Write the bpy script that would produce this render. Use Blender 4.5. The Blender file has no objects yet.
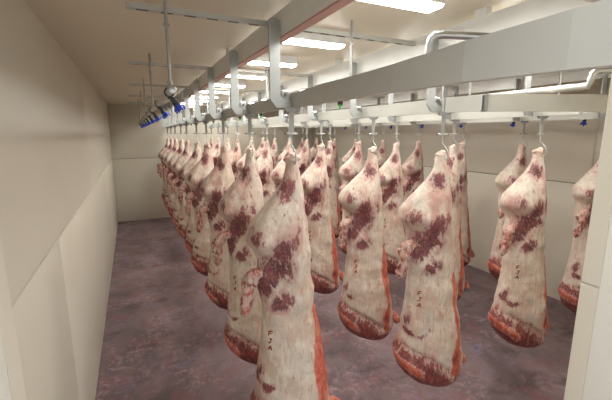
import bpy, bmesh, math, random
import numpy as np
from mathutils import Vector, Matrix, noise as mnoise
from mathutils.bvhtree import BVHTree

sc = bpy.context.scene
COL = sc.collection
rnd = random.Random(7)
PI = math.pi

# ------------------------------------------------------------------ helpers
class MB:
    """collects shapes for ONE mesh object"""
    def __init__(s): s.v = []; s.f = []
    def add(s, vs, fs):
        k = len(s.v); s.v += [tuple(v) for v in vs]; s.f += [tuple(i + k for i in f) for f in fs]
    def box(s, x0, x1, y0, y1, z0, z1, bevel=0.0):
        if bevel <= 0:
            s.add([(x0,y0,z0),(x1,y0,z0),(x1,y1,z0),(x0,y1,z0),(x0,y0,z1),(x1,y0,z1),(x1,y1,z1),(x0,y1,z1)],
                  [(0,3,2,1),(4,5,6,7),(0,1,5,4),(1,2,6,5),(2,3,7,6),(3,0,4,7)])
            return
        bm = bmesh.new()
        bmesh.ops.create_cube(bm, size=1)
        for v in bm.verts:
            v.co = Vector(((x0+x1)/2 + v.co.x*(x1-x0), (y0+y1)/2 + v.co.y*(y1-y0), (z0+z1)/2 + v.co.z*(z1-z0)))
        bmesh.ops.bevel(bm, geom=bm.edges[:], offset=bevel, segments=2, affect='EDGES', profile=0.5)
        bm.verts.index_update()
        s.add([v.co[:] for v in bm.verts], [[v.index for v in f.verts] for f in bm.faces]); bm.free()
    def tube(s, pts, r, n=12, caps=True):
        pts = [Vector(p) for p in pts]
        rs = r if isinstance(r, (list, tuple)) else [r]*len(pts)
        vs = []; fs = []
        t0 = (pts[1]-pts[0]).normalized()
        a = t0.orthogonal().normalized()
        for i, p in enumerate(pts):
            t = (pts[min(i+1, len(pts)-1)] - pts[max(i-1, 0)]).normalized()
            a = (a - t*a.dot(t)).normalized(); b = t.cross(a)
            for k in range(n):
                w = 2*PI*k/n
                vs.append(p + (a*math.cos(w) + b*math.sin(w))*rs[i])
        for i in range(len(pts)-1):
            for k in range(n):
                k2 = (k+1) % n
                fs.append((i*n+k, i*n+k2, (i+1)*n+k2, (i+1)*n+k))
        if caps:
            fs.append(tuple(range(n-1, -1, -1))); m = (len(pts)-1)*n; fs.append(tuple(m+k for k in range(n)))
        s.add(vs, fs)
    def prism(s, poly, axis, a0, a1):
        """poly of 2D points extruded along axis ('x','y' or 'z')"""
        n = len(poly)
        def P(p, w):
            return {'y': (p[0], w, p[1]), 'x': (w, p[0], p[1]), 'z': (p[0], p[1], w)}[axis]
        vs = [P(p, a0) for p in poly] + [P(p, a1) for p in poly]
        fs = [tuple(range(n)), tuple(range(2*n-1, n-1, -1))]
        for i in range(n):
            j = (i+1) % n; fs.append((i, i+n, j+n, j))
        s.add(vs, fs)
    def ring(s, c, axis, R, r, n=24, m=8):
        c = Vector(c); ax = Vector(axis).normalized(); a = ax.orthogonal().normalized(); b = ax.cross(a)
        vs = []; fs = []
        for i in range(n):
            w = 2*PI*i/n; d = a*math.cos(w) + b*math.sin(w)
            for k in range(m):
                q = 2*PI*k/m; vs.append(c + d*(R + r*math.cos(q)) + ax*r*math.sin(q))
        for i in range(n):
            for k in range(m):
                fs.append((i*m+k, ((i+1) % n)*m+k, ((i+1) % n)*m+(k+1) % m, i*m+(k+1) % m))
        s.add(vs, fs)
    def mesh(s, name, m, smooth=False):
        me = bpy.data.meshes.new(name); me.from_pydata(s.v, [], s.f); me.materials.append(m)
        bm = bmesh.new(); bm.from_mesh(me); bmesh.ops.recalc_face_normals(bm, faces=bm.faces[:]); bm.to_mesh(me); bm.free()
        if smooth:
            me.polygons.foreach_set('use_smooth', [True]*len(me.polygons))
            try: me.set_sharp_from_angle(angle=math.radians(40))
            except Exception: pass
        me.update()
        return me
    def build(s, name, m, parent=None, smooth=False, loc=None):
        return link(name, s.mesh(name, m, smooth), parent, loc)

def link(name, me, parent=None, loc=None):
    o = bpy.data.objects.new(name, me); COL.objects.link(o)
    if parent: o.parent = parent
    if loc: o.location = loc
    return o
def tag(o, label, cat, group=None):
    o['label'] = label; o['category'] = cat
    if group: o['group'] = group
    return o
def thing(name, label, cat, loc=(0, 0, 0), rotz=0, group=None):
    o = bpy.data.objects.new(name, None); COL.objects.link(o)
    o.location = loc; o.rotation_euler = (0, 0, rotz); o.empty_display_size = .1
    return tag(o, label, cat, group)
def struct(o): o['kind'] = 'structure'; return o
def dup(root, loc, rotz=None, label=None):
    r = root.copy(); COL.objects.link(r); r.location = loc
    if rotz is not None: r.rotation_euler = (0, 0, rotz)
    if label: r['label'] = label
    for ch in list(root.children):
        c = ch.copy(); COL.objects.link(c); c.parent = r
        for g in list(ch.children):
            d = g.copy(); COL.objects.link(d); d.parent = c
    return r

# ------------------------------------------------------------------ materials
class NT:
    def __init__(s, name):
        s.m = bpy.data.materials.new(name); s.m.use_nodes = True
        s.t = s.m.node_tree; s.n = s.t.nodes; s.b = s.n['Principled BSDF']
    def node(s, typ, **kw):
        o = s.n.new(typ)
        for k, v in kw.items(): setattr(o, k, v)
        return o
    def put(s, sock, val):
        if hasattr(val, 'links') or isinstance(val, bpy.types.NodeSocket): s.t.links.new(val, sock)
        else: sock.default_value = val
    def math(s, op, a, b=0.0, c=0.0, clamp=False):
        o = s.node('ShaderNodeMath', operation=op, use_clamp=clamp)
        s.put(o.inputs[0], a); s.put(o.inputs[1], b); s.put(o.inputs[2], c); return o.outputs[0]
    def mix(s, f, a, b, mode='MIX'):
        o = s.node('ShaderNodeMix', data_type='RGBA', blend_type=mode)
        s.put(o.inputs[0], f)
        s.put(o.inputs[6], a if not isinstance(a, tuple) else (*a[:3], 1)); s.put(o.inputs[7], b if not isinstance(b, tuple) else (*b[:3], 1))
        return o.outputs[2]
    def noise(s, co, scale, detail=3.0, rough=0.5, dist=0.0):
        o = s.node('ShaderNodeTexNoise'); s.put(o.inputs['Vector'], co)
        o.inputs['Scale'].default_value = scale; o.inputs['Detail'].default_value = detail
        o.inputs['Roughness'].default_value = rough; o.inputs['Distortion'].default_value = dist
        return o.outputs['Fac']
    def step(s, x, lo, hi):
        o = s.node('ShaderNodeMapRange', interpolation_type='SMOOTHSTEP')
        s.put(o.inputs[0], x); o.inputs[1].default_value = lo; o.inputs[2].default_value = hi
        return o.outputs[0]
    def mapping(s, co, scale=(1, 1, 1), rot=(0, 0, 0), loc=(0, 0, 0)):
        o = s.node('ShaderNodeMapping'); s.put(o.inputs[0], co)
        s.put(o.inputs[1], loc); o.inputs[2].default_value = rot; o.inputs[3].default_value = scale
        return o.outputs[0]
    def co(s, which='Object'): return s.node('ShaderNodeTexCoord').outputs[which]
    def bump(s, h, strength, dist):
        o = s.node('ShaderNodeBump'); s.put(o.inputs['Height'], h)
        o.inputs['Strength'].default_value = strength; o.inputs['Distance'].default_value = dist
        s.t.links.new(o.outputs[0], s.b.inputs['Normal'])

def plain(name, c, rough=.5, metal=0.0, var=0.05, scale=8):
    k = NT(name); co = k.co()
    n = k.noise(co, scale, 4)
    dark = tuple(x*(1-var*2) for x in c); lite = tuple(min(1, x*(1+var*2)) for x in c)
    k.put(k.b.inputs['Base Color'], k.mix(n, dark, lite))
    k.b.inputs['Metallic'].default_value = metal
    k.put(k.b.inputs['Roughness'], k.math('ADD', rough-.08, k.math('MULTIPLY', n, .16)))
    return k.m

def wall_mat(name, c, rough=.42):
    k = NT(name); co = k.co()
    n = k.noise(co, 1.3, 3); n2 = k.noise(co, 60, 2)
    k.put(k.b.inputs['Base Color'], k.mix(n, tuple(x*.95 for x in c), tuple(min(1, x*1.04) for x in c)))
    k.b.inputs['Roughness'].default_value = rough
    k.bump(n2, .04, .002)
    return k.m

def floor_mat():
    k = NT('wet_maroon_floor'); co = k.co()
    m1 = k.mapping(co, (1.0, .55, 1), (0, 0, .5))
    big = k.noise(m1, .9, 6, .62, .6)
    mid = k.noise(co, 3.2, 8, .68, .4)
    fine = k.noise(co, 13, 8, .72)
    spk = k.noise(co, 34, 4, .6)
    zone = k.step(k.noise(co, 1.5, 5, .65, .5), .46, .60)
    zone2 = k.step(k.noise(k.mapping(co, (1, 1, 1), (0, 0, 0), (7, 3, 0)), 1.1, 5, .65, .5), .47, .62)
    base = k.mix(k.step(big, .36, .64), (.122, .088, .090), (.245, .176, .184))
    base = k.mix(k.math('MULTIPLY', k.step(mid, .47, .66), .55), base, (.225, .088, .098))
    base = k.mix(k.math('MULTIPLY', k.math('MULTIPLY', k.step(fine, .47, .60), zone), .75), base, (.36, .235, .250))
    blue = k.step(k.noise(co, 6.5, 7, .75, 1.4), .53, .64)
    base = k.mix(k.math('MULTIPLY', k.math('MULTIPLY', blue, zone2), .65), base, (.24, .22, .36))
    dark = k.step(k.noise(k.mapping(co, (.8, 1.5, 1)), 1.7, 7, .7, .3), .52, .68)  # dark crosswise bands: wet patches, with floor shadow painted into the colour too
    base = k.mix(k.math('MULTIPLY', dark, .62), base, (.055, .040, .040))
    base = k.mix(k.math('MULTIPLY', k.step(spk, .60, .70), .40), base, (.38, .29, .31))
    k.put(k.b.inputs['Base Color'], base)
    k.put(k.b.inputs['Roughness'], k.math('ADD', .38, k.math('MULTIPLY', mid, .3)))
    k.b.inputs['Specular IOR Level'].default_value = .35
    k.bump(k.math('ADD', mid, k.math('MULTIPLY', spk, .5)), .25, .006)
    return k.m

def steel_mat(name, c, rough=.42, metal=.7):
    k = NT(name); co = k.co()
    n = k.noise(co, 3, 5, .6); sp = k.noise(co, 45, 3)
    k.put(k.b.inputs['Base Color'], k.mix(n, tuple(x*.86 for x in c), tuple(min(1, x*1.08) for x in c)))
    k.b.inputs['Metallic'].default_value = metal
    k.put(k.b.inputs['Roughness'], k.math('ADD', rough-.1, k.math('MULTIPLY', sp, .2)))
    return k.m

def emit_mat(name, c, s):
    k = NT(name)
    k.b.inputs['Base Color'].default_value = (.9, .9, .88, 1)
    k.b.inputs['Emission Color'].default_value = (*c, 1); k.b.inputs['Emission Strength'].default_value = s
    k.b.inputs['Roughness'].default_value = .3
    return k.m

def flesh_mat():
    """fat covered carcass: colour attribute 'mask' R = bared dark meat, G = bright red flesh, B = inner side"""
    k = NT('carcass_flesh')
    at = k.node('ShaderNodeAttribute', attribute_name='mask')
    sp = k.node('ShaderNodeSeparateColor'); k.put(sp.inputs[0], at.outputs['Color'])
    meat, red, inner = sp.outputs[0], sp.outputs[1], sp.outputs[2]
    oi = k.node('ShaderNodeObjectInfo')
    off = k.node('ShaderNodeCombineXYZ')
    k.put(off.inputs[0], k.math('MULTIPLY', oi.outputs['Random'], 37.0)); k.put(off.inputs[1], k.math('MULTIPLY', oi.outputs['Random'], 91.0))
    va = k.node('ShaderNodeVectorMath', operation='ADD'); k.put(va.inputs[0], k.co()); k.put(va.inputs[1], off.outputs[0])
    co = va.outputs[0]
    diag = k.mapping(co, (9, 9, 2.4), (0, .45, 0))
    grain = k.mapping(co, (26, 26, 6), (0, -.5, 0))
    n_big = k.noise(co, 4.5, 4, .6, .3)
    n_mid = k.noise(co, 16, 6, .68, .3)
    n_fin = k.noise(co, 62, 5, .7)
    n_str = k.noise(diag, 1.0, 5, .65, .5)
    n_gr = k.noise(grain, 1.0, 4, .6, .2)
    # fat
    stk = k.noise(k.mapping(co, (42, 42, 10), (0, .55, 0)), 1.0, 4, .62, .3)
    fat = k.mix(k.step(n_big, .34, .66), (.530, .415, .325), (.610, .535, .450))
    fat = k.mix(k.math('MULTIPLY', k.step(n_str, .48, .64), .60), fat, (.545, .330, .250))
    fat = k.mix(k.math('MULTIPLY', k.step(n_gr, .50, .64), .55), fat, (.68, .60, .515))
    fat = k.mix(k.math('MULTIPLY', k.step(stk, .52, .66), .50), fat, (.43, .285, .225))
    fat = k.mix(k.math('MULTIPLY', k.step(n_mid, .55, .70), .42), fat, (.46, .210, .165))
    fat = k.mix(k.math('MULTIPLY', k.step(n_fin, .60, .74), .45), fat, (.42, .17, .13))
    blu = k.step(k.noise(co, 7.0, 4, .6, .5), .54, .68)
    fat = k.mix(k.math('MULTIPLY', blu, .45), fat, (.40, .365, .34))
    wob = k.math('ADD', k.math('MULTIPLY', k.math('SUBTRACT', n_mid, .5), 1.0), k.math('ADD', k.math('MULTIPLY', k.math('SUBTRACT', n_fin, .5), .5), k.math('MULTIPLY', k.math('SUBTRACT', stk, .5), 1.5)))
    bl = k.step(k.math('ADD', meat, k.math('MULTIPLY', k.math('SUBTRACT', n_str, .5), 1.2)), .10, .42)
    fat = k.mix(k.math('MULTIPLY', bl, .50), fat, (.42, .185, .175))
    # dark meat with pale membrane flecks
    mt = k.mix(k.step(n_mid, .35, .65), (.075, .016, .022), (.215, .050, .056))
    mt = k.mix(k.math('MULTIPLY', k.step(n_fin, .53, .66), .62), mt, (.42, .25, .24))
    mt = k.mix(k.math('MULTIPLY', k.step(stk, .55, .68), .50), mt, (.38, .20, .185))
    rd = k.mix(k.step(n_mid, .35, .65), (.42, .055, .038), (.60, .19, .12))
    rd = k.mix(k.math('MULTIPLY', k.step(n_gr, .52, .64), .5), rd, (.56, .30, .23))
    mn = k.mix(k.step(stk, .40, .62), (.105, .014, .016), (.27, .055, .045))
    mn = k.mix(k.math('MULTIPLY', k.step(n_gr, .54, .66), .55), mn, (.42, .20, .15))
    mt = k.mix(at.outputs['Alpha'], mt, mn)
    mf = k.math('MULTIPLY', k.step(k.math('ADD', meat, wob), .36, .60), .95)
    rf = k.step(k.math('ADD', red, k.math('MULTIPLY', wob, .36)), .42, .58)
    inn = k.mix(k.step(n_str, .42, .6), (.42, .12, .095), (.62, .36, .27))
    c = k.mix(inner, fat, inn)
    c = k.mix(rf, c, rd)
    c = k.mix(mf, c, mt)
    k.put(k.b.inputs['Base Color'], c)
    k.put(k.b.inputs['Roughness'], k.math('ADD', .36, k.math('MULTIPLY', n_mid, .25)))
    k.b.inputs['Specular IOR Level'].default_value = .4
    k.bump(k.math('ADD', n_mid, k.math('ADD', k.math('MULTIPLY', n_gr, .6), k.math('MULTIPLY', n_fin, .3))), .55, .014)
    return k.m

M = {}
M['wall'] = wall_mat('cream_panel', (.655, .605, .505))
M['ceil'] = wall_mat('cream_ceiling_panel', (.68, .61, .475), .5)
M['joint'] = plain('panel_joint', (.30, .26, .20), .6)
M['jointlite'] = plain('pale_joint', (.50, .47, .40), .6)
M['frame'] = wall_mat('white_door_frame', (.74, .72, .66), .4)
M['floor'] = floor_mat()
M['galv'] = steel_mat('galvanised_steel', (.40, .41, .40), .45, .55)
M['rail'] = steel_mat('brushed_rail_steel', (.50, .49, .445), .45, .12)
M['bright'] = steel_mat('stainless_steel', (.50, .50, .49), .32, .85)
M['beam'] = plain('painted_beam', (.72, .72, .69), .4, 0.05)
M['primer'] = plain('red_primer', (.50, .27, .23), .5)
M['slotdark'] = plain('slot_shadow_steel', (.10, .095, .09), .6)
M['dark'] = plain('black_plastic', (.022, .022, .024), .42)
M['hang'] = steel_mat('hanger_steel', (.33, .32, .30), .45, .5)
M['dsteel'] = steel_mat('dull_steel', (.30, .30, .30), .5, .7)
M['blue'] = plain('blue_plastic', (.020, .055, .50), .35)
M['green'] = plain('green_plastic', (.03, .50, .07), .35)
M['white'] = plain('white_lacquer', (.8, .8, .78), .35)
M['lamp'] = emit_mat('lamp_light', (1.0, 1.0, .95), 36)
M['flesh'] = flesh_mat()
M['bone'] = plain('pale_bone', (.68, .44, .35), .4, 0, .16, 30)
M['marrow'] = plain('dark_marrow', (.22, .045, .04), .45, 0, .2, 40)
M['ink'] = plain('brown_ink', (.27, .085, .045), .6, 0, .2, 60)

# ------------------------------------------------------------------ the room
XL, XR, YF, YB, H = -.55, 6.25, 1.0, 12.5, 3.6
SEAM = 1.97
def panels(axis, pos, thick, a0, a1, cuts_low, cuts_high, g=.006):
    """wall of sandwich panels with bevelled joints, one mesh, plus backing"""
    mb = MB()
    for z0, z1, cuts in ((0, SEAM, cuts_low), (SEAM, H, cuts_high)):
        e = [a0] + list(cuts) + [a1]
        for i in range(len(e)-1):
            l = e[i] + (g/2 if i else 0); r = e[i+1] - (g/2 if i < len(e)-2 else 0)
            lo = z0 + (g*1.3 if z0 else 0); hi = z1 - (g*1.3 if z1 < H else 0)
            p0, p1 = sorted((pos, pos + thick))
            if axis == 'x': mb.box(p0, p1, l, r, lo, hi, .005)
            else: mb.box(l, r, p0, p1, lo, hi, .005)
    return mb
def wall(name, axis, pos, thick, a0, a1, lo, hi):
    w = struct(panels(axis, pos, thick, a0, a1, lo, hi).build(name, M['wall'], None, True))
    mb = MB(); p0, p1 = sorted((pos + thick*.2, pos + thick*1.2))
    if axis == 'x': mb.box(p0, p1, a0, a1, 0, H)
    else: mb.box(a0, a1, p0, p1, 0, H)
    mb.build('panel_joint', M['joint'], w)
    return w
wall('wall_left', 'x', XL, -.1, YF-.1, YB+.1, [3.2, 8.7], [5.95])
wall('wall_right', 'x', XR, .1, YF-.1, YB+.1, [3.05, 8.7], [3.05, 8.7])
wall('wall_back', 'y', YB, .1, XL, XR, [], [])
fl = MB(); fl.box(XL-.2, XR+.2, -2.0, YB+.2, -.1, 0); struct(fl.build('floor', M['floor']))
ce = MB(); ce.box(XL-.2, XR+.2, YF-.1, YB+.2, H, H+.1); struct(ce.build('ceiling', M['ceil']))
DX0, DX1, DH = -.28, 2.1, 3.31
fw = MB(); fw.box(XL, DX0, YF-.085, YF, 0, H)
for z0, z1 in ((0, SEAM-.006), (SEAM+.006, DH)): fw.box(DX1, XR, YF-.085, YF, z0, z1, .003)
fw.box(DX0, XR, YF-.085, YF, DH, H)
fw = struct(fw.build('wall_front', M['wall']))
j = MB(); j.box(DX1+.004, XR, YF-.082, YF-.003, SEAM-.01, SEAM+.01); j.build('panel_joint', M['jointlite'], fw)
tr = MB()
tr.box(DX1, DX1+.35, YF-.33, YF-.0855, 0, DH+.2, .002); tr.box(DX0-.35, DX0, YF-.33, YF-.0855, 0, DH+.2, .006)
tr.box(DX0, DX1, YF-.33, YF-.0855, DH, DH+.2, .006)
struct(tr.build('trim_1', M['frame'], None, True))

# ------------------------------------------------------------------ overhead steel
ROWX = [1.02, 2.32, 3.66, 5.0]
ROWN = ['leftmost', 'second from left', 'third from left', 'rightmost']
ORD = ['nearest the camera', 'second from the front', 'third from the front', 'fourth from the front', 'fifth from the front',
       'sixth from the front', 'seventh from the front', 'eighth from the front', 'second to last', 'last before the back wall']
SH = ['first', 'second', 'third', 'fourth', 'fifth', 'sixth', 'seventh', 'eighth', 'ninth', 'tenth']
Y0, DY, NC = 2.32, 1.05, 10
ZB0, ZB1 = 3.37, 3.56                 # ceiling beams
ZR0, ZR1 = 2.925, 3.025               # rails
for r, X in enumerate(ROWX):
    t = thing('ceiling_beam', ['long grey ceiling beam with pink edge above the leftmost row of carcasses',
        'bright ceiling beam above the second row of carcasses from the left',
        'ceiling beam above the third row of carcasses from the left',
        'ceiling beam above the rightmost row of carcasses'][r], 'beam', (X, (YF+YB)/2, ZB0), 0, 'ceiling beams above the rails')
    hl = (YB-YF)/2 - .012
    mb = MB()
    mb.prism([(-.067, .012), (-.010, .012), (-.010, .028), (-.050, .034), (-.050, .150), (-.010, .158), (-.010, .175), (-.067, .175)], 'y', -hl, hl)
    mb.build('web', M['beam'], t)
    mb = MB(); mb.box(-.067, -.006, -hl, hl, 0, .0115); o = mb.build('flange', M['primer' if r == 0 else 'beam'], t)
    if r == 0: o['label'] = 'pink primed lower edge'
    mb = MB()
    for k in range(6): 
        y = -hl + .9 + k*1.95
        mb.box(-.06, -.015, y-.05, y+.05, .175, H-ZB0)
    mb.build('spacer', M['beam'], t)

# rails (bent near ends)
def sweep(pts, w, z0, z1, zt=None):
    """rectangular bar along a plan path"""
    vs = []; fs = []; n = len(pts)
    for i, p in enumerate(pts):
        a = Vector(pts[max(i-1, 0)]); b = Vector(pts[min(i+1, n-1)]); d = (b-a).normalized(); nn = Vector((d.y, -d.x))
        h = zt[i] if zt else z1
        for s, z in ((-1, z0), (1, z0), (1, h), (-1, h)):
            q = Vector(p) + nn*(w/2*s); vs.append((q.x, q.y, z))
    for i in range(n-1):
        for k in range(4): fs.append((i*4+k, i*4+(k+1) % 4, (i+1)*4+(k+1) % 4, (i+1)*4+k))
    fs += [(3, 2, 1, 0), tuple((n-1)*4+k for k in range(4))]
    return vs, fs
RW = .04
paths = [
    [(1.05, 12.1), (1.05, 2.6), (1.05, 1.3), (1.075, .95), (1.14, .65), (1.20, .45), (1.23, .25)],
    [(2.345, 12.1), (2.345, 2.25)],
    [(3.685, 12.1), (3.685, 1.95)],
    [(5.025, 12.1), (5.025, 1.7)]]
for r, X in enumerate(ROWX):
    t = thing('meat_rail', ['nearest steel overhead rail, passing through the doorway above the leftmost carcasses',
        'second overhead rail from the left, bent sideways at its near end',
        'straight steel overhead rail carrying the third row of carcasses from the left',
        'straight steel overhead rail carrying the rightmost row of carcasses'][r], 'rail', (0, 0, 0), 0, 'overhead meat rails')
    ztop = [3.02, 3.02, 3.038, 3.06, 3.085, 3.108, 3.12] if r == 0 else None
    vs, fs = sweep(paths[r], RW, ZR0 - (.01 if r else 0), ZR1 + (.005 if r else 0), ztop)
    mb = MB(); mb.add(vs, fs); mb.build('track', M['rail'], t)
    if r == 1:
        cv = [(2.35, 2.248), (2.45, 1.985), (2.65, 1.885), (2.86, 1.785), (3.02, 1.705), (3.19, 1.635), (3.34, 1.62), (3.47, 1.635), (3.57, 1.70)]
        cc = []
        for i in range(1, len(cv)): cc.append(cv[i])
        vs, fs = sweep([cv[0], cv[1]], RW, ZR0-.01, ZR1+.01); mb = MB(); mb.add(vs, fs); mb.build('straight_length', M['rail'], t)
        vs, fs = sweep([(2.468, 1.975)] + cc[1:], RW, ZR0-.012, ZR1+.014); mb = MB(); mb.add(vs, fs); mb.build('bent_length', M['rail'], t)
        mb = MB(); mb.box(-.012, .012, -.036, .036, ZR0-.014, ZR1+.016); o = mb.build('splice_plate', M['dsteel'], t, loc=(2.46, 1.98, 0)); o.rotation_euler.z = -.45

# J-shaped rail brackets
def make_hanger():
    t = thing('rail_bracket', '', 'bracket', (0, 0, 0), 0, 'J-shaped brackets holding the rails')
    W = .075; x0 = -.15
    ztop = ZB0 + .12
    poly = [(x0+.045, ZR0-.004), (.005, ZR0-.004), (.005, ZR0+.052), (x0+W+.02, ZR0+.052), (x0+W, ZR0+.075), (x0+W, ztop-.012), (x0+W-.015, ztop), (x0+.015, ztop), (x0, ztop-.012), (x0, ZR0+.052)]
    mb = MB(); mb.prism(poly, 'y', -.008, .008); mb.build('plate', M['galv'], t)
    mb = MB(); mb.box(-.060, .0, .010, .05, ZR0+.055, ZR0+.115, .005); mb.box(-.057, -.003, .009, .02, ZR0+.02, ZR0+.056)
    cb = mb.build('clamp_block', M['bright'], t)
    mb = MB(); mb.tube([(-.03, -.012, ZR0+.088), (-.03, .014, ZR0+.088)], .014, 6); mb.tube([(-.03, -.026, ZR0+.088), (-.03, -.010, ZR0+.088)], .008, 8)
    mb.build('bolt', M['dsteel'], cb)
    return t
jh = make_hanger(); first = True
for r, X in enumerate(ROWX):
    for k in range(NC):
        Y = Y0 + .06 + DY*k + (-.10 if r == 1 and k == 0 else 0)
        if r > 1 and k > 5: continue
        lab = 'J-shaped steel bracket on the %s rail, %s' % (ROWN[r], ORD[k])
        if first: jh.location = (X, Y, 0); jh['label'] = lab; first = False
        else: dup(jh, (X, Y, 0), 0, lab)

# slotted channels between beams, and hanging rods
BAYS = [(.04, ROWX[0]-.069), (ROWX[0]-.004, ROWX[1]-.069), (ROWX[1]-.004, ROWX[2]-.069), (ROWX[2]-.004, ROWX[3]-.069)]
BAYN = ['left of the first beam', 'between the first and second beams', 'between the second and third beams', 'between the third and fourth beams']
SY = [2.555 + 1.955*k for k in range(5)]
PIPEX = [.255, 1.60, 2.93, 4.3]
for b, (x0, x1) in enumerate(BAYS):
    proto = None
    for k, y in enumerate(SY):
        if b > 1 and k > 2: continue
        lab = 'slotted steel channel under the ceiling %s, %s' % (BAYN[b], ORD[k] if k < 4 else 'nearest the back wall')
        if proto is None:
            t = thing('strut_channel', lab, 'channel', (x0, y, 3.475), 0, 'slotted channels under the ceiling')
            L = x1-x0; mb = MB()
            mb.prism([(-.02, .008), (.02, .008), (.02, .012), (-.016, .012), (-.016, .036), (.02, .036), (.02, .04), (-.02, .04)], 'x', 0, L)
            mb.build('channel', M['rail'], t)
            n = int(L/.14); mb = MB()
            for i in range(n): mb.box(.05+i*.14, .12+i*.14, -.013, .013, .0068, .0078)
            mb.build('slot', M['slotdark'], t)
            mb = MB(); mb.box(-.003, 0, -.02, .02, .008, .04); mb.build('end_cap', M['primer'] if b == 0 else M['galv'], t)
            proto = t
        else: dup(proto, (x0, y, 3.475), 0, lab)
ZP = 3.075
rodp = None
for b, X in enumerate(PIPEX):
    for k, y in enumerate(SY):
        if b > 1 and k > 1: continue
        lab = 'thin rod holding the spray pipe %s, %s' % (BAYN[b], ORD[k] if k < 4 else 'nearest the back wall')
        loc = (X, y-.031, ZP - (.06 if b == 0 else 0))
        if rodp is None:
            rodp = thing('hanging_rod', lab, 'rod', loc, 0, 'rods holding the spray pipes')
            mb = MB(); mb.tube([(0, 0, .0280), (0, 0, H-ZP+.06)], .0105, 10); mb.build('rod', M['galv'], rodp, True)
            mb = MB(); mb.tube([(0, 0, 3.46-ZP), (0, 0, 3.473-ZP)], .020, 6); mb.tube([(0, 0, .045), (0, 0, .06)], .018, 6); mb.build('nut', M['galv'], rodp)
        else:
            o = dup(rodp, loc, 0, lab)
            if b: o.scale.z = (H-ZP)/(H-ZP+.06)

# spray pipes with nozzles
def nozzle_parts(parent, y, capm, side, q_=1.0):
    """black elbow with a coloured winged cap, turned to the side and downwards"""
    s = side
    mb = MB(); mb.ring((0, y, 0), (0, 1, 0), .0275, .0065, 20, 6); mb.box(-.014, .014, y-.010, y+.010, -.045, -.024, .004)
    nz = mb.build('nozzle', M['dark'], parent, True)
    mb = MB()
    d = Vector((s*.55, -.1, -.83)).normalized(); p = Vector((s*.012, y, -.035))
    if q_ < 1: d = Vector((0, 0, -1))
    mb.tube([p, p+d*.03, p+d*.031, p+d*.058], [.016, .016, .023, .021], 12)
    mb.build('elbow', M['dark'], nz, True)
    mb = MB(); q = p + d*.056
    if q_ < 1:
        mb.tube([q, q+d*.006, q+d*.014, q+d*.034], [.018, .021, .010, .007], 14)
        mb.build('nozzle_cap', capm, nz, True); return nz
    mb.tube([q, q+d*.006, q+d*.032, q+d*.040], [.020, .026, .025, .018], 14)
    a = d.orthogonal().normalized(); e = d.cross(a)
    for i in range(4):
        w = i*PI/2 + .4; n = a*math.cos(w) + e*math.sin(w)
        mb.tube([q+n*.016+d*.012, q+n*.034+d*.026, q+n*.032+d*.048], [.010, .009, .005], 6)
    mb.build('nozzle_cap', capm, nz, True)
    return nz
PL = ['spray pipe with blue nozzle caps by the left wall', 'spray pipe with green nozzle caps behind the nearest rail',
      'spray pipe with green nozzle caps between second and third rails', 'spray pipe with green nozzle caps between the two rightmost rails']
PX = PIPEX + [5.72]
for b, X in enumerate(PX):
    y0 = 2.46 if b == 0 else (1.70 if b in (1,) else 1.52 if b == 2 else 2.4)
    lab = PL[b] if b < 4 else 'spray pipe with blue nozzle caps by the right wall'
    zz = [ZP-.06, ZP, ZP, ZP, 2.98][b]
    t = thing('spray_pipe', lab, 'pipe', (X, 0, zz), 0, 'spray pipes along the rails')
    mb = MB(); mb.tube([(0, y0, 0), (0, 12.3, 0)], .0245, 16); mb.build('pipe', M['rail'], t, True)
    if b in (0, 3, 4):
        mb = MB(); mb.tube([(0, y0-.012, 0), (0, y0-.008, 0), (0, y0+.03, 0)], [.022, .0275, .0275], 18); mb.build('end_cap', M['bright'], t, True)
    else:
        z1 = .225 if b == 1 else .10
        pth = [(0, y0+.03, 0), (0, y0+.01, .003), (0, y0-.004, .02), (0, y0-.006, .05), (0, y0-.006, z1-.05), (0.004, y0-.012, z1-.018), (.02, y0-.03, z1), (.06, y0-.06, z1+.002), (.18, y0-.14, z1-.01), (.36, y0-.26, z1-.03)]
        mb = MB(); mb.tube(pth, .0215, 14); mb.build('bent_end', M['bright'], t, True)
    if b == 4:
        mb = MB()
        for y in (3.2, 6.0, 9.0): mb.box(0, XR-X-.002, y-.015, y+.015, .028, .045); mb.box(-.03, 0.03, y-.015, y+.015, .02, .045)
        mb.build('wall_arm', M['galv'], t)
    for k in range(9 if b < 2 else 8):
        y = (2.62 if b == 0 else 2.7 if b < 4 else 2.95) + 1.04*k
        if b in (2, 3) and k > 3: break
        nozzle_parts(t, y, M['blue'] if b in (0, 4) else M['green'], 1 if b < 4 else -1, 1.0 if b in (0, 4) else .6)

# ceiling lamps
def make_lamp(L):
    t = thing('ceiling_lamp', '', 'lamp', (0, 0, 0), 0, 'ceiling lamps between the beams')
    mb = MB(); mb.box(-L/2, L/2, -.084, .084, .014, .10, .005); mb.build('housing', M['white'], t, True)
    mb = MB()
    pr = [(-.075, .016), (-.075, .012), (-.065, .003), (-.05, 0), (.05, 0), (.065, .003), (.075, .012), (.075, .016)]
    mb.prism(pr, 'x', -L/2+.008, L/2-.008); mb.build('diffuser', M['lamp'], t)
    return t
lamp = None
for b in (1, 2, 3):
    for k in range(10):
        if b == 3 and k % 2: continue
        y = 1.93 + 1.04*k - (.09 if k == 0 else 0)
        if abs(y - 10.375) < .2: y -= .12
        loc = (ROWX[b-1] + .455, y, 3.5)
        lab = 'bright ceiling lamp %s, %s' % (BAYN[b], ORD[k])
        if lamp is None: lamp = make_lamp(.60); lamp.location = loc; lamp['label'] = lab
        else: dup(lamp, loc, 0, lab)

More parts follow.
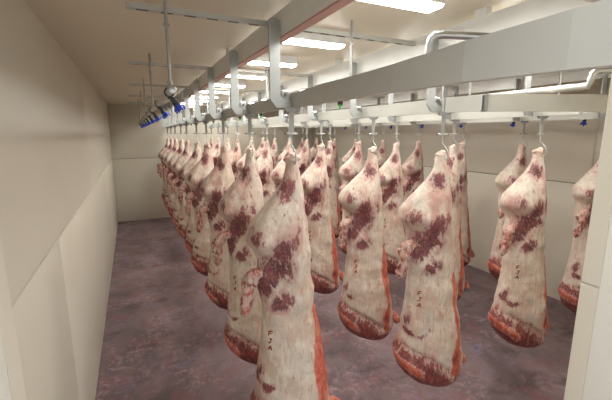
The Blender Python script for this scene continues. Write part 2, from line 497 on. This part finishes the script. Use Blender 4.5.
# ------------------------------------------------------------------ carcasses
ZT = 2.60          # height of the shank tip
L0 = 2.11          # shank tip to neck end
def lerp(tab, t): return np.interp(t, [a for a, _ in tab], [b for _, b in tab])
def smooth_tab(tab, n=400, w=9):
    x = np.linspace(0, 1, n); y = lerp(tab, x); k = np.hanning(w*2+1); k /= k.sum()
    yp = np.pad(y, w, mode='edge'); return x, np.convolve(yp, k, 'valid')
UL = [(0, -.040), (.03, -.044), (.07, -.056), (.11, -.105), (.16, -.20), (.21, -.295), (.245, -.335), (.272, -.325), (.295, -.275), (.33, -.258), (.40, -.255), (.50, -.228), (.63, -.240), (.75, -.275), (.83, -.300), (.90, -.302), (.96, -.28), (1, -.25)]
UR = [(0, .036), (.03, .040), (.075, .060), (.13, .082), (.20, .105), (.30, .125), (.40, .145), (.50, .165), (.63, .190), (.75, .235), (.85, .27), (.92, .275), (.97, .25), (1, .22)]
BF = [(0, .038), (.05, .045), (.10, .075), (.17, .13), (.25, .165), (.32, .155), (.40, .145), (.5, .145), (.65, .165), (.8, .20), (.92, .205), (1, .18)]
BB = [(0, .038), (.05, .045), (.10, .07), (.17, .11), (.25, .14), (.35, .13), (.5, .13), (.65, .14), (.8, .165), (.92, .17), (1, .15)]
def sstep(x, a, b):
    q = np.clip((x-a)/(b-a), 0, 1); return q*q*(3-2*q)
def ell(u, t, u0, t0, ru, rt, rot=0.0):
    du = u-u0; dt = (t-t0)*L0; c, s = math.cos(rot), math.sin(rot)
    p = du*c + dt*s; q = -du*s + dt*c
    return np.clip(1 - np.sqrt((p/ru)**2 + (q/(rt*L0))**2), -1, 1)

def body_mesh(seed):
    rg = random.Random(seed)
    NR, NS = 150, 72
    tabs = []
    for tab in (UL, UR, BF, BB):
        f = 1 + rg.uniform(-.05, .05)
        tabs.append(smooth_tab([(a, b*(1 + (f-1)*min(1, a*5)) + rg.uniform(-.006, .006)*min(1, a*6)) for a, b in tab]))
    ts = np.concatenate([np.linspace(0, .9, NR-24), np.linspace(.9, 1, 25)[1:]])
    th = np.linspace(0, 2*PI, NS, endpoint=False)
    T, TH = np.meshgrid(ts, th, indexing='ij')
    ul, ur, bf, bb = [np.interp(T, x, y) for x, y in tabs]
    cu = (ul+ur)/2; a = (ur-ul)/2
    c, s = np.cos(TH), np.sin(TH)
    p = .88
    ex = np.sign(c)*np.abs(c)**p; ey = np.sign(s)*np.abs(s)**p
    cap = np.sqrt(np.clip(1-(np.clip((T-.90)/.1025, 0, 1))**3.2, 0.001, 1))
    top = np.where(T < .012, .72 + .28*np.sqrt(np.clip(T/.012, 0, 1)), 1)
    u = cu + a*ex*cap*top
    v = np.where(s < 0, bf, bb)*ey*cap*top
    # hollow inner side (right-back)
    ang = (TH+PI) % (2*PI) - PI
    hol = np.exp(-((ang-1.0)/.55)**2)*sstep(T, .34, .5)*(1-sstep(T, .9, 1))
    u = u - (u-cu)*hol*.45; v = v - v*hol*.5
    # belly edge lip
    lip = np.exp(-((ang+.15)/.28)**2)*sstep(T, .45, .6)*(1-sstep(T, .9, 1.0))
    u = u + .022*lip
    # round muscle bulge front-left and hollows of the front face
    fr = np.clip(-s, 0, 1)
    v = v - .075*fr*np.exp(-((u+.2)/.11)**2 - (np.where(T < .255, (T-.255)/.085, (T-.255)/.038))**2)
    v = v + .035*fr*np.exp(-((u+.10)/.10)**2 - ((T-.37)/.06)**2)
    v = v + .02*fr*np.exp(-((u+.03)/.05)**2 - ((T-.135)/.03)**2)
    v = v - .03*fr*np.exp(-((u-.02)/.08)**2 - ((T-.26)/.10)**2)
    v = v + .05*fr*np.exp(-((u+.24)/.09)**2 - ((T-.318)/.016)**2)
    # fold at the neck boundary
    tb = .795 + (u+.3)*.225
    v = v + fr*.022*np.exp(-((T-tb)/.012)**2)
    v = v - fr*.035*np.exp(-((T-tb-.075)/.035)**2)*sstep(-u, .0, .22)
    u = u - .03*np.exp(-((T-tb-.07)/.035)**2)*sstep(-u, .12, .28)
    z = L0*(1-T) - (u+.05)*.26*sstep(T, .74, 1.0)
    z = z - z.min()
    # masks
    js = lambda q: rg.uniform(-q, q)
    fm = sstep(-np.sin(ang), -.05, .30)          # front face
    meat = np.full_like(u, -1.0)
    def put(e, w=1.0): 
        nonlocal meat
        meat = np.maximum(meat, np.where(fm > .02, e*w*fm - (1-fm), -1))
    put(ell(u, T, -.038+js(.015), .108+js(.008), .058, .038, .15))
    put(ell(u, T, -.228+js(.02), .240+js(.01), .055, .028, .5)*.9 - .12)
    put(ell(u, T, -.060+js(.015), .290+js(.01), .075, .050, .3)*1.15 + .05)
    put(ell(u, T, -.095+js(.015), .345+js(.01), .115, .050, .2)*1.25 + .08)
    put(ell(u, T, -.165+js(.015), .405+js(.01), .085, .050, .5)*1.25 + .05)
    put(ell(u, T, -.070+js(.012), .458+js(.008), .085, .030, -.5)*1.35 + .05)
    put(ell(u, T, .055+js(.02), .27+js(.02), .03, .05)*.9 - .2)
    rr = np.sqrt((u+.165)**2 + ((T-.695+js(.01))*L0)**2*.8); 
    put(1 - np.abs(rr-.115)/.026 - 1.3*sstep(-(T-.70), -.02, .03) + .45*np.sin(u*45+seed*1.7+T*60) - (.45, .15, .7, .30)[seed % 4] - 1.0*sstep(u, -.17, -.07))
    put(ell(u, T, -.25+js(.02), .705+js(.015), .022, .03, .2) - .1)
    # thin cover over the thigh lets some pink through
    meat = np.maximum(meat, np.where(T < .5, -.50 - .5*sstep(T, .30, .46) + .22*np.exp(-((u+.03)/.09)**2), -1)*1.0)
    # white membrane lines between the bared muscles
    ln = np.abs((u+.115) + ((T-.428)*L0)*.62)
    meat = np.where((T > .36) & (T < .52), meat - 1.5*np.exp(-(ln/.013)**2), meat)
    ln = np.abs((u+.02) - ((T-.47)*L0)*.9)
    meat = np.where((T > .40) & (T < .54), meat - 1.1*np.exp(-(ln/.010)**2), meat)
    # neck end
    neck = np.clip((T-tb)*17, -1, .95)
    neck2 = neck*np.where(s < .35, 1, .6)
    meat = np.maximum(meat, neck2 - .35*np.exp(-((u-.12)/.06)**2 - ((T-.93)/.025)**2))
    # bright red: belly edge, lower left rim, inner
    red = np.zeros_like(u) - 1
    us = .160 + .05*sstep(T, .5, .8) + .010*np.sin(T*23+seed); wd = .036 + .012*np.sin(T*17+seed*2)
    red = np.maximum(red, np.where(s < .1, (1 - np.abs(u-us)/wd)*1.3 + .1, -1) - 2*(1-sstep(T, .43, .50)) - 2*sstep(T, .90, .95))
    red = np.maximum(red, (1-np.abs(ang+.12)/.12)*sstep(T, .3, .42)*(1-sstep(T, .93, .98)) - .15)
    e2 = ell(u, T, .19, .845, .05, .035, .3); red = np.maximum(red, e2*1.3)
    meat = np.maximum(meat, np.where(s < .2, e2*.9 - .25, -1))
    rim = (1 - np.abs(T-(tb+.085))/.036)*sstep(-u, .04, .22)
    red = np.maximum(red, rim*1.1)
    meat = meat - 2.4*np.clip(rim*1.6, 0, 1)
    inn = np.exp(-((ang-1.05)/.62)**2)*sstep(T, .36, .5)
    vs = np.stack([u, v, z], -1).reshape(-1, 3)
    # lumpy surface
    for i in range(len(vs)):
        q = Vector(vs[i])
        n1 = mnoise.fractal(q*7 + Vector((seed*3.1, 0, 0)), 1.0, 2.0, 3)
        tt = 1 - vs[i, 2]/L0
        k = .011*min(1, .25 + tt*4)
        d = Vector((vs[i, 0] - float(np.interp(tt, tabs[0][0], (tabs[0][1]+tabs[1][1])/2)), vs[i, 1], 0))
        if d.length > 1e-4:
            d.normalize(); vs[i, 0] += d.x*n1*k; vs[i, 1] += d.y*n1*k
    vl = [tuple(x) for x in vs]
    fs = []
    for i in range(NR-1):
        for kk in range(NS):
            k2 = (kk+1) % NS
            fs.append((i*NS+kk, (i+1)*NS+kk, (i+1)*NS+k2, i*NS+k2))
    ct = len(vl); vl.append((float(cu[0, 0]), 0, float(z[0].mean()) + .004)); cb = len(vl)
    vl.append((float(u[-1].mean()), float(v[-1].mean()), float(z[-1].mean()) - .006))
    for kk in range(NS):
        k2 = (kk+1) % NS
        fs.append((ct, kk, k2)); fs.append((cb, (NR-1)*NS+k2, (NR-1)*NS+kk))
    me = bpy.data.meshes.new('carcass_body'); me.from_pydata(vl, [], fs); me.materials.append(M['flesh'])
    me.polygons.foreach_set('use_smooth', [True]*len(me.polygons))
    bm = bmesh.new(); bm.from_mesh(me); bmesh.ops.recalc_face_normals(bm, faces=bm.faces[:]); bm.to_mesh(me); bm.free()
    at = me.color_attributes.new('mask', 'FLOAT_COLOR', 'POINT')
    R = np.clip(meat.reshape(-1)*.5 + .38, 0, 1); G = np.clip(red.reshape(-1)*.5 + .38, 0, 1); B = np.clip(inn.reshape(-1), 0, 1)
    col = np.zeros((len(vl), 4), np.float32); col[:, 3] = 1
    NK = np.clip((T-.74)*14, 0, 1).reshape(-1); col[:, 3] = 0; col[:len(R), 3] = NK; col[:len(R), 0] = R; col[:len(R), 1] = G; col[:len(R), 2] = B
    col[ct] = (.2, .35, 0, 1); col[cb] = (.8, .2, 0, 1)
    at.data.foreach_set('color', col.reshape(-1))
    me.update()
    bvh = BVHTree.FromPolygons([Vector(q) for q in vl], fs)
    return me, bvh

def lump_mesh(name, path, radii, seed, fn, n=28, sub=6):
    """tapered fleshy piece along a path; fn(s, angle) -> (meat, red)"""
    P = np.array(path, float); m = (len(path)-1)*sub + 1
    s = np.linspace(0, len(path)-1, m); idx = np.arange(len(path))
    def cr(arr):
        out = []
        for q in s:
            i = min(int(q), len(path)-2); f = q-i
            p0, p1, p2, p3 = arr[max(i-1, 0)], arr[i], arr[i+1], arr[min(i+2, len(path)-1)]
            out.append(.5*((2*p1) + (-p0+p2)*f + (2*p0-5*p1+4*p2-p3)*f*f + (-p0+3*p1-3*p2+p3)*f**3))
        return np.array(out)
    C = cr(P); Rr = np.maximum(cr(np.array(radii, float)[:, None])[:, 0], .002)
    mb = MB(); mb.tube([tuple(c) for c in C], list(Rr), n)
    vs = []; cols = []
    for i in range(m):
        for k in range(n):
            q = Vector(mb.v[i*n+k]); cc = Vector(C[i]); d = q-cc
            nz = mnoise.fractal(q*22 + Vector((seed, 0, 0)), 1.0, 2.0, 3)
            q = cc + d*(1 + .42*nz); vs.append(q[:])
            a, b = fn(i/(m-1), 2*PI*k/n); cols.append((min(1, max(0, a)), min(1, max(0, b)), 0, 1))
    me = bpy.data.meshes.new(name); me.from_pydata(vs, [], mb.f); me.materials.append(M['flesh'])
    me.polygons.foreach_set('use_smooth', [True]*len(me.polygons))
    bm = bmesh.new(); bm.from_mesh(me); bmesh.ops.recalc_face_normals(bm, faces=bm.faces[:]); bm.to_mesh(me); bm.free()
    at = me.color_attributes.new('mask', 'FLOAT_COLOR', 'POINT'); at.data.foreach_set('color', np.array(cols, np.float32).reshape(-1))
    return me

STROKES = {'F': [[(0, 0), (0, 1)], [(0, 1), (.62, 1)], [(0, .52), (.45, .52)]],
           'J': [[(.1, 1), (.6, 1)], [(.42, 1), (.42, .15)], [(.42, .15), (.22, 0)], [(.22, 0), (0, .2)]],
           'A': [[(0, 0), (.32, 1)], [(.32, 1), (.64, 0)], [(.14, .38), (.5, .38)]],
           '1': [[(.3, 0), (.3, 1)], [(.3, 1), (.08, .78)]]}
def stamp_mesh(bvh, u0, z0, seed):
    rg = random.Random(seed); mb = MB(); hh = .034; z = z0
    for ch in 'FJA':
        for a, b in STROKES[ch]:
            n = 5; w = .0050
            du, dz = b[0]-a[0], b[1]-a[1]; l = math.hypot(du, dz); pu, pz = -dz/l*w, du/l*w
            vs = []
            for i in range(n+1):
                f = i/n
                cu_ = u0 + (a[0]+du*f)*hh*1.15 + (a[1]+dz*f)*.006; cz_ = z + (a[1]+dz*f)*hh
                for sg in (-1, 1):
                    o = Vector((cu_+pu*sg*rg.uniform(.7, 1.3), -1, cz_+pz*sg*rg.uniform(.7, 1.3)))
                    h = bvh.ray_cast(o, Vector((0, 1, 0)))[0]
                    vs.append((o.x, (h.y if h else 0) - .0025, o.z))
            mb.add(vs, [(2*i, 2*i+1, 2*i+3, 2*i+2) for i in range(n)])
        z -= hh*1.5; u0 += rg.uniform(-.004, .006)
    return mb.mesh('ink_stamp', M['ink'])

def make_carcass(seed):
    rg = random.Random(seed*11+5)
    t = thing('beef_carcass', '', 'carcass', (0, 0, 0), 0, 'beef carcasses hanging from the rails')
    me, bvh = body_mesh(seed)
    link('carcass_body', me, t)
    zt = L0
    # shank joint: knobbly bone end with a dark centre
    stripes = lambda s, a: (.18 + .10*math.sin(a*3+seed), .30 + .14*math.sin(a*2+seed*2))
    top = lump_mesh('shank_joint', [(0.0, 0, zt-.055), (0.002, 0, zt-.02), (.004, -.002, zt+.012), (.004, -.002, zt+.034)], [.036, .046, .047, .014], seed, stripes, 24)
    top = link('shank_joint', top, t)
    mb = MB(); mb.tube([(.010, -.012, zt+.026), (.012, -.016, zt+.036), (.013, -.018, zt+.042)], [.024, .022, .012], 14); mb.build('bone_end', M['bone'], top, True)
    # tail-side flap on the left
    def stripe(s, a):
        w = math.sin(s*21 + math.sin(a)*2.2 + math.sin(a*3+seed))
        return (.32 + .24*max(0, w)*(s > .30) + .2*(s > .9), .42 + .10*max(0, -w))
    zf = L0*(1-.355) + rg.uniform(-.02, .02); dx = rg.uniform(-.015, .015)
    fm = lump_mesh('tail_flap', [(-.185, -.06, zf), (-.250+dx, -.105, zf+.005), (-.288+dx, -.125, zf-.05), (-.292+dx, -.130, zf-.12), (-.308+dx, -.122, zf-.20), (-.318+dx, -.115, zf-.26), (-.320+dx, -.11, zf-.292)],
                   [.028, .045, .052, .033, .040, .029, .006], seed+3, stripe, 26)
    link('tail_flap', fm, t)['label'] = 'red and white streaked flap'
    # foreleg stub low on the right
    zs = L0*.09
    fm = lump_mesh('foreleg_stub', [(.18, .05, zs+.06), (.275, .06, zs+.055), (.325, .06, zs+.025), (.345, .058, zs-.02), (.348, .056, zs-.045)], [.05, .048, .046, .036, .008], seed+8,
                   lambda s, a: (.46 if s > .7 else .32, .58), 22)
    link('foreleg_stub', fm, t)
    link('ink_stamp', stamp_mesh(bvh, -.165, L0*(1-.56), seed), t)['label'] = 'brown ink letters'
    return t
protos = [make_carcass(s) for s in (1, 2, 3, 4)]

LAB1 = ['large beef carcass nearest the camera in the leftmost row, cut off by the bottom edge']
def carcass_label(r, k):
    row = ['leftmost row', 'second row from the left', 'third row from the left', 'rightmost row'][r]
    look = ['beef carcass with dark bared thigh', 'fat-covered beef carcass with stamped back', 'pale beef carcass with red belly edge', 'pinkish beef carcass with striped flap'][(r+k) % 4]
    if (r, k) == (0, 0): return LAB1[0]
    if (r, k) == (3, 0): return 'beef carcass half hidden by the door frame at the far right'
    return 'hanging beef carcass, %s in the %s' % (ORD[k], row)
used = set()
BASE_ROT = -math.radians(24)
hooks = None
def make_hook():
    t = thing('meat_hook', '', 'hook', (0, 0, 0), 0, 'roller hooks on the rails')
    mb = MB(); mb.prism([(-.048, .0), (.048, .0), (.034, -.024), (-.034, -.024)], 'y', -.02, .02); mb.build('trolley', M['dsteel'], t)
    mb = MB(); mb.box(-.0165, .0165, -.004, .004, -.165, -.01); mb.build('hanger_plate', M['hang'], t)
    mb = MB(); mb.box(-.042, .042, -.010, .010, -.180, -.166, .003); cb = mb.build('cross_bar', M['bright'], t, True)
    mb = MB()
    for s in (-1, 1): mb.tube([(s*.042, 0, -.173), (s*.048, 0, -.173)], .008, 8)
    mb.build('bar_end', M['dark'], cb)
    mb = MB(); z = -(ZR0 - ZT)
    mb.tube([(0, 0, -.18), (0, -.004, z+.075), (.010, -.036, z+.055), (.026, -.062, z+.02), (.030, -.068, z-.03), (.024, -.066, z-.054), (.014, -.060, z-.058)], [.0052]*5+[.005, .003], 8)
    mb.build('hook_rod', M['galv'], t, True)
    return t
hooks = make_hook(); hfirst = True
for r, X in enumerate(ROWX):
    for k in range(NC):
        Y = Y0 + DY*k + rnd.uniform(-.04, .04)
        if (r, k) == (0, 0): Y = 2.36
        if r == 1 and k == 0: Y = 2.24
        if r == 1 and k == 1: Y = 3.21
        if r == 2 and k == 0: Y = 2.27
        vi = (k*3 + r*2) % 4 if (r, k) != (0, 0) else 0
        s = rnd.uniform(.965, 1.02)
        if k == 0: s = 1.0
        if (r, k) == (0, 0): s = 1.085
        if (r, k) in ((0, 1), (1, 1)): s = 1.035
        x = X + (.0 if k == 0 else rnd.uniform(-.015, .015))
        rot = BASE_ROT + math.radians(rnd.uniform(-8, 8) if k else 0)
        zb = ZT - .034 - L0*s + .0
        lab = carcass_label(r, k)
        if vi in used: o = dup(protos[vi], (x, Y, zb), rot, lab)
        else:
            o = protos[vi]; used.add(vi); o.location = (x, Y, zb); o.rotation_euler = (0, 0, rot); o['label'] = lab
        o.scale = (s*rnd.uniform(.97, 1.03), s, s)
        row = ['leftmost row', 'second row from the left', 'third row from the left', 'rightmost row'][r]
        hl = 'steel roller hook, %s in the %s' % (ORD[k], row)
        hz = ZR0 - .0055 - (.005 if r else 0)
        hr = -math.radians(24)
        if hfirst: hooks.location = (x, Y, hz); hooks.rotation_euler = (0, 0, hr); hooks['label'] = hl; hfirst = False
        else: dup(hooks, (x, Y, hz), hr, hl)

# ------------------------------------------------------------------ world, camera
w = bpy.data.worlds.new('anteroom_light'); sc.world = w; w.use_nodes = True
bg = w.node_tree.nodes['Background']; bg.inputs[0].default_value = (1.0, 1.0, .97, 1); bg.inputs[1].default_value = .95

cam = bpy.data.cameras.new('camera'); co = bpy.data.objects.new('camera', cam); COL.objects.link(co)
cam.sensor_width = 36; cam.lens = 361/612*36; cam.clip_start = .02
co.location = (0, 0, 2.75); co.rotation_euler = (math.radians(90-10.5), 0, -math.radians(25.6))
sc.camera = co
vs_ = sc.view_settings
vs_.view_transform = 'Standard'; vs_.look = 'None'; vs_.gamma = 1; vs_.use_curve_mapping = False; vs_.exposure = 0.60
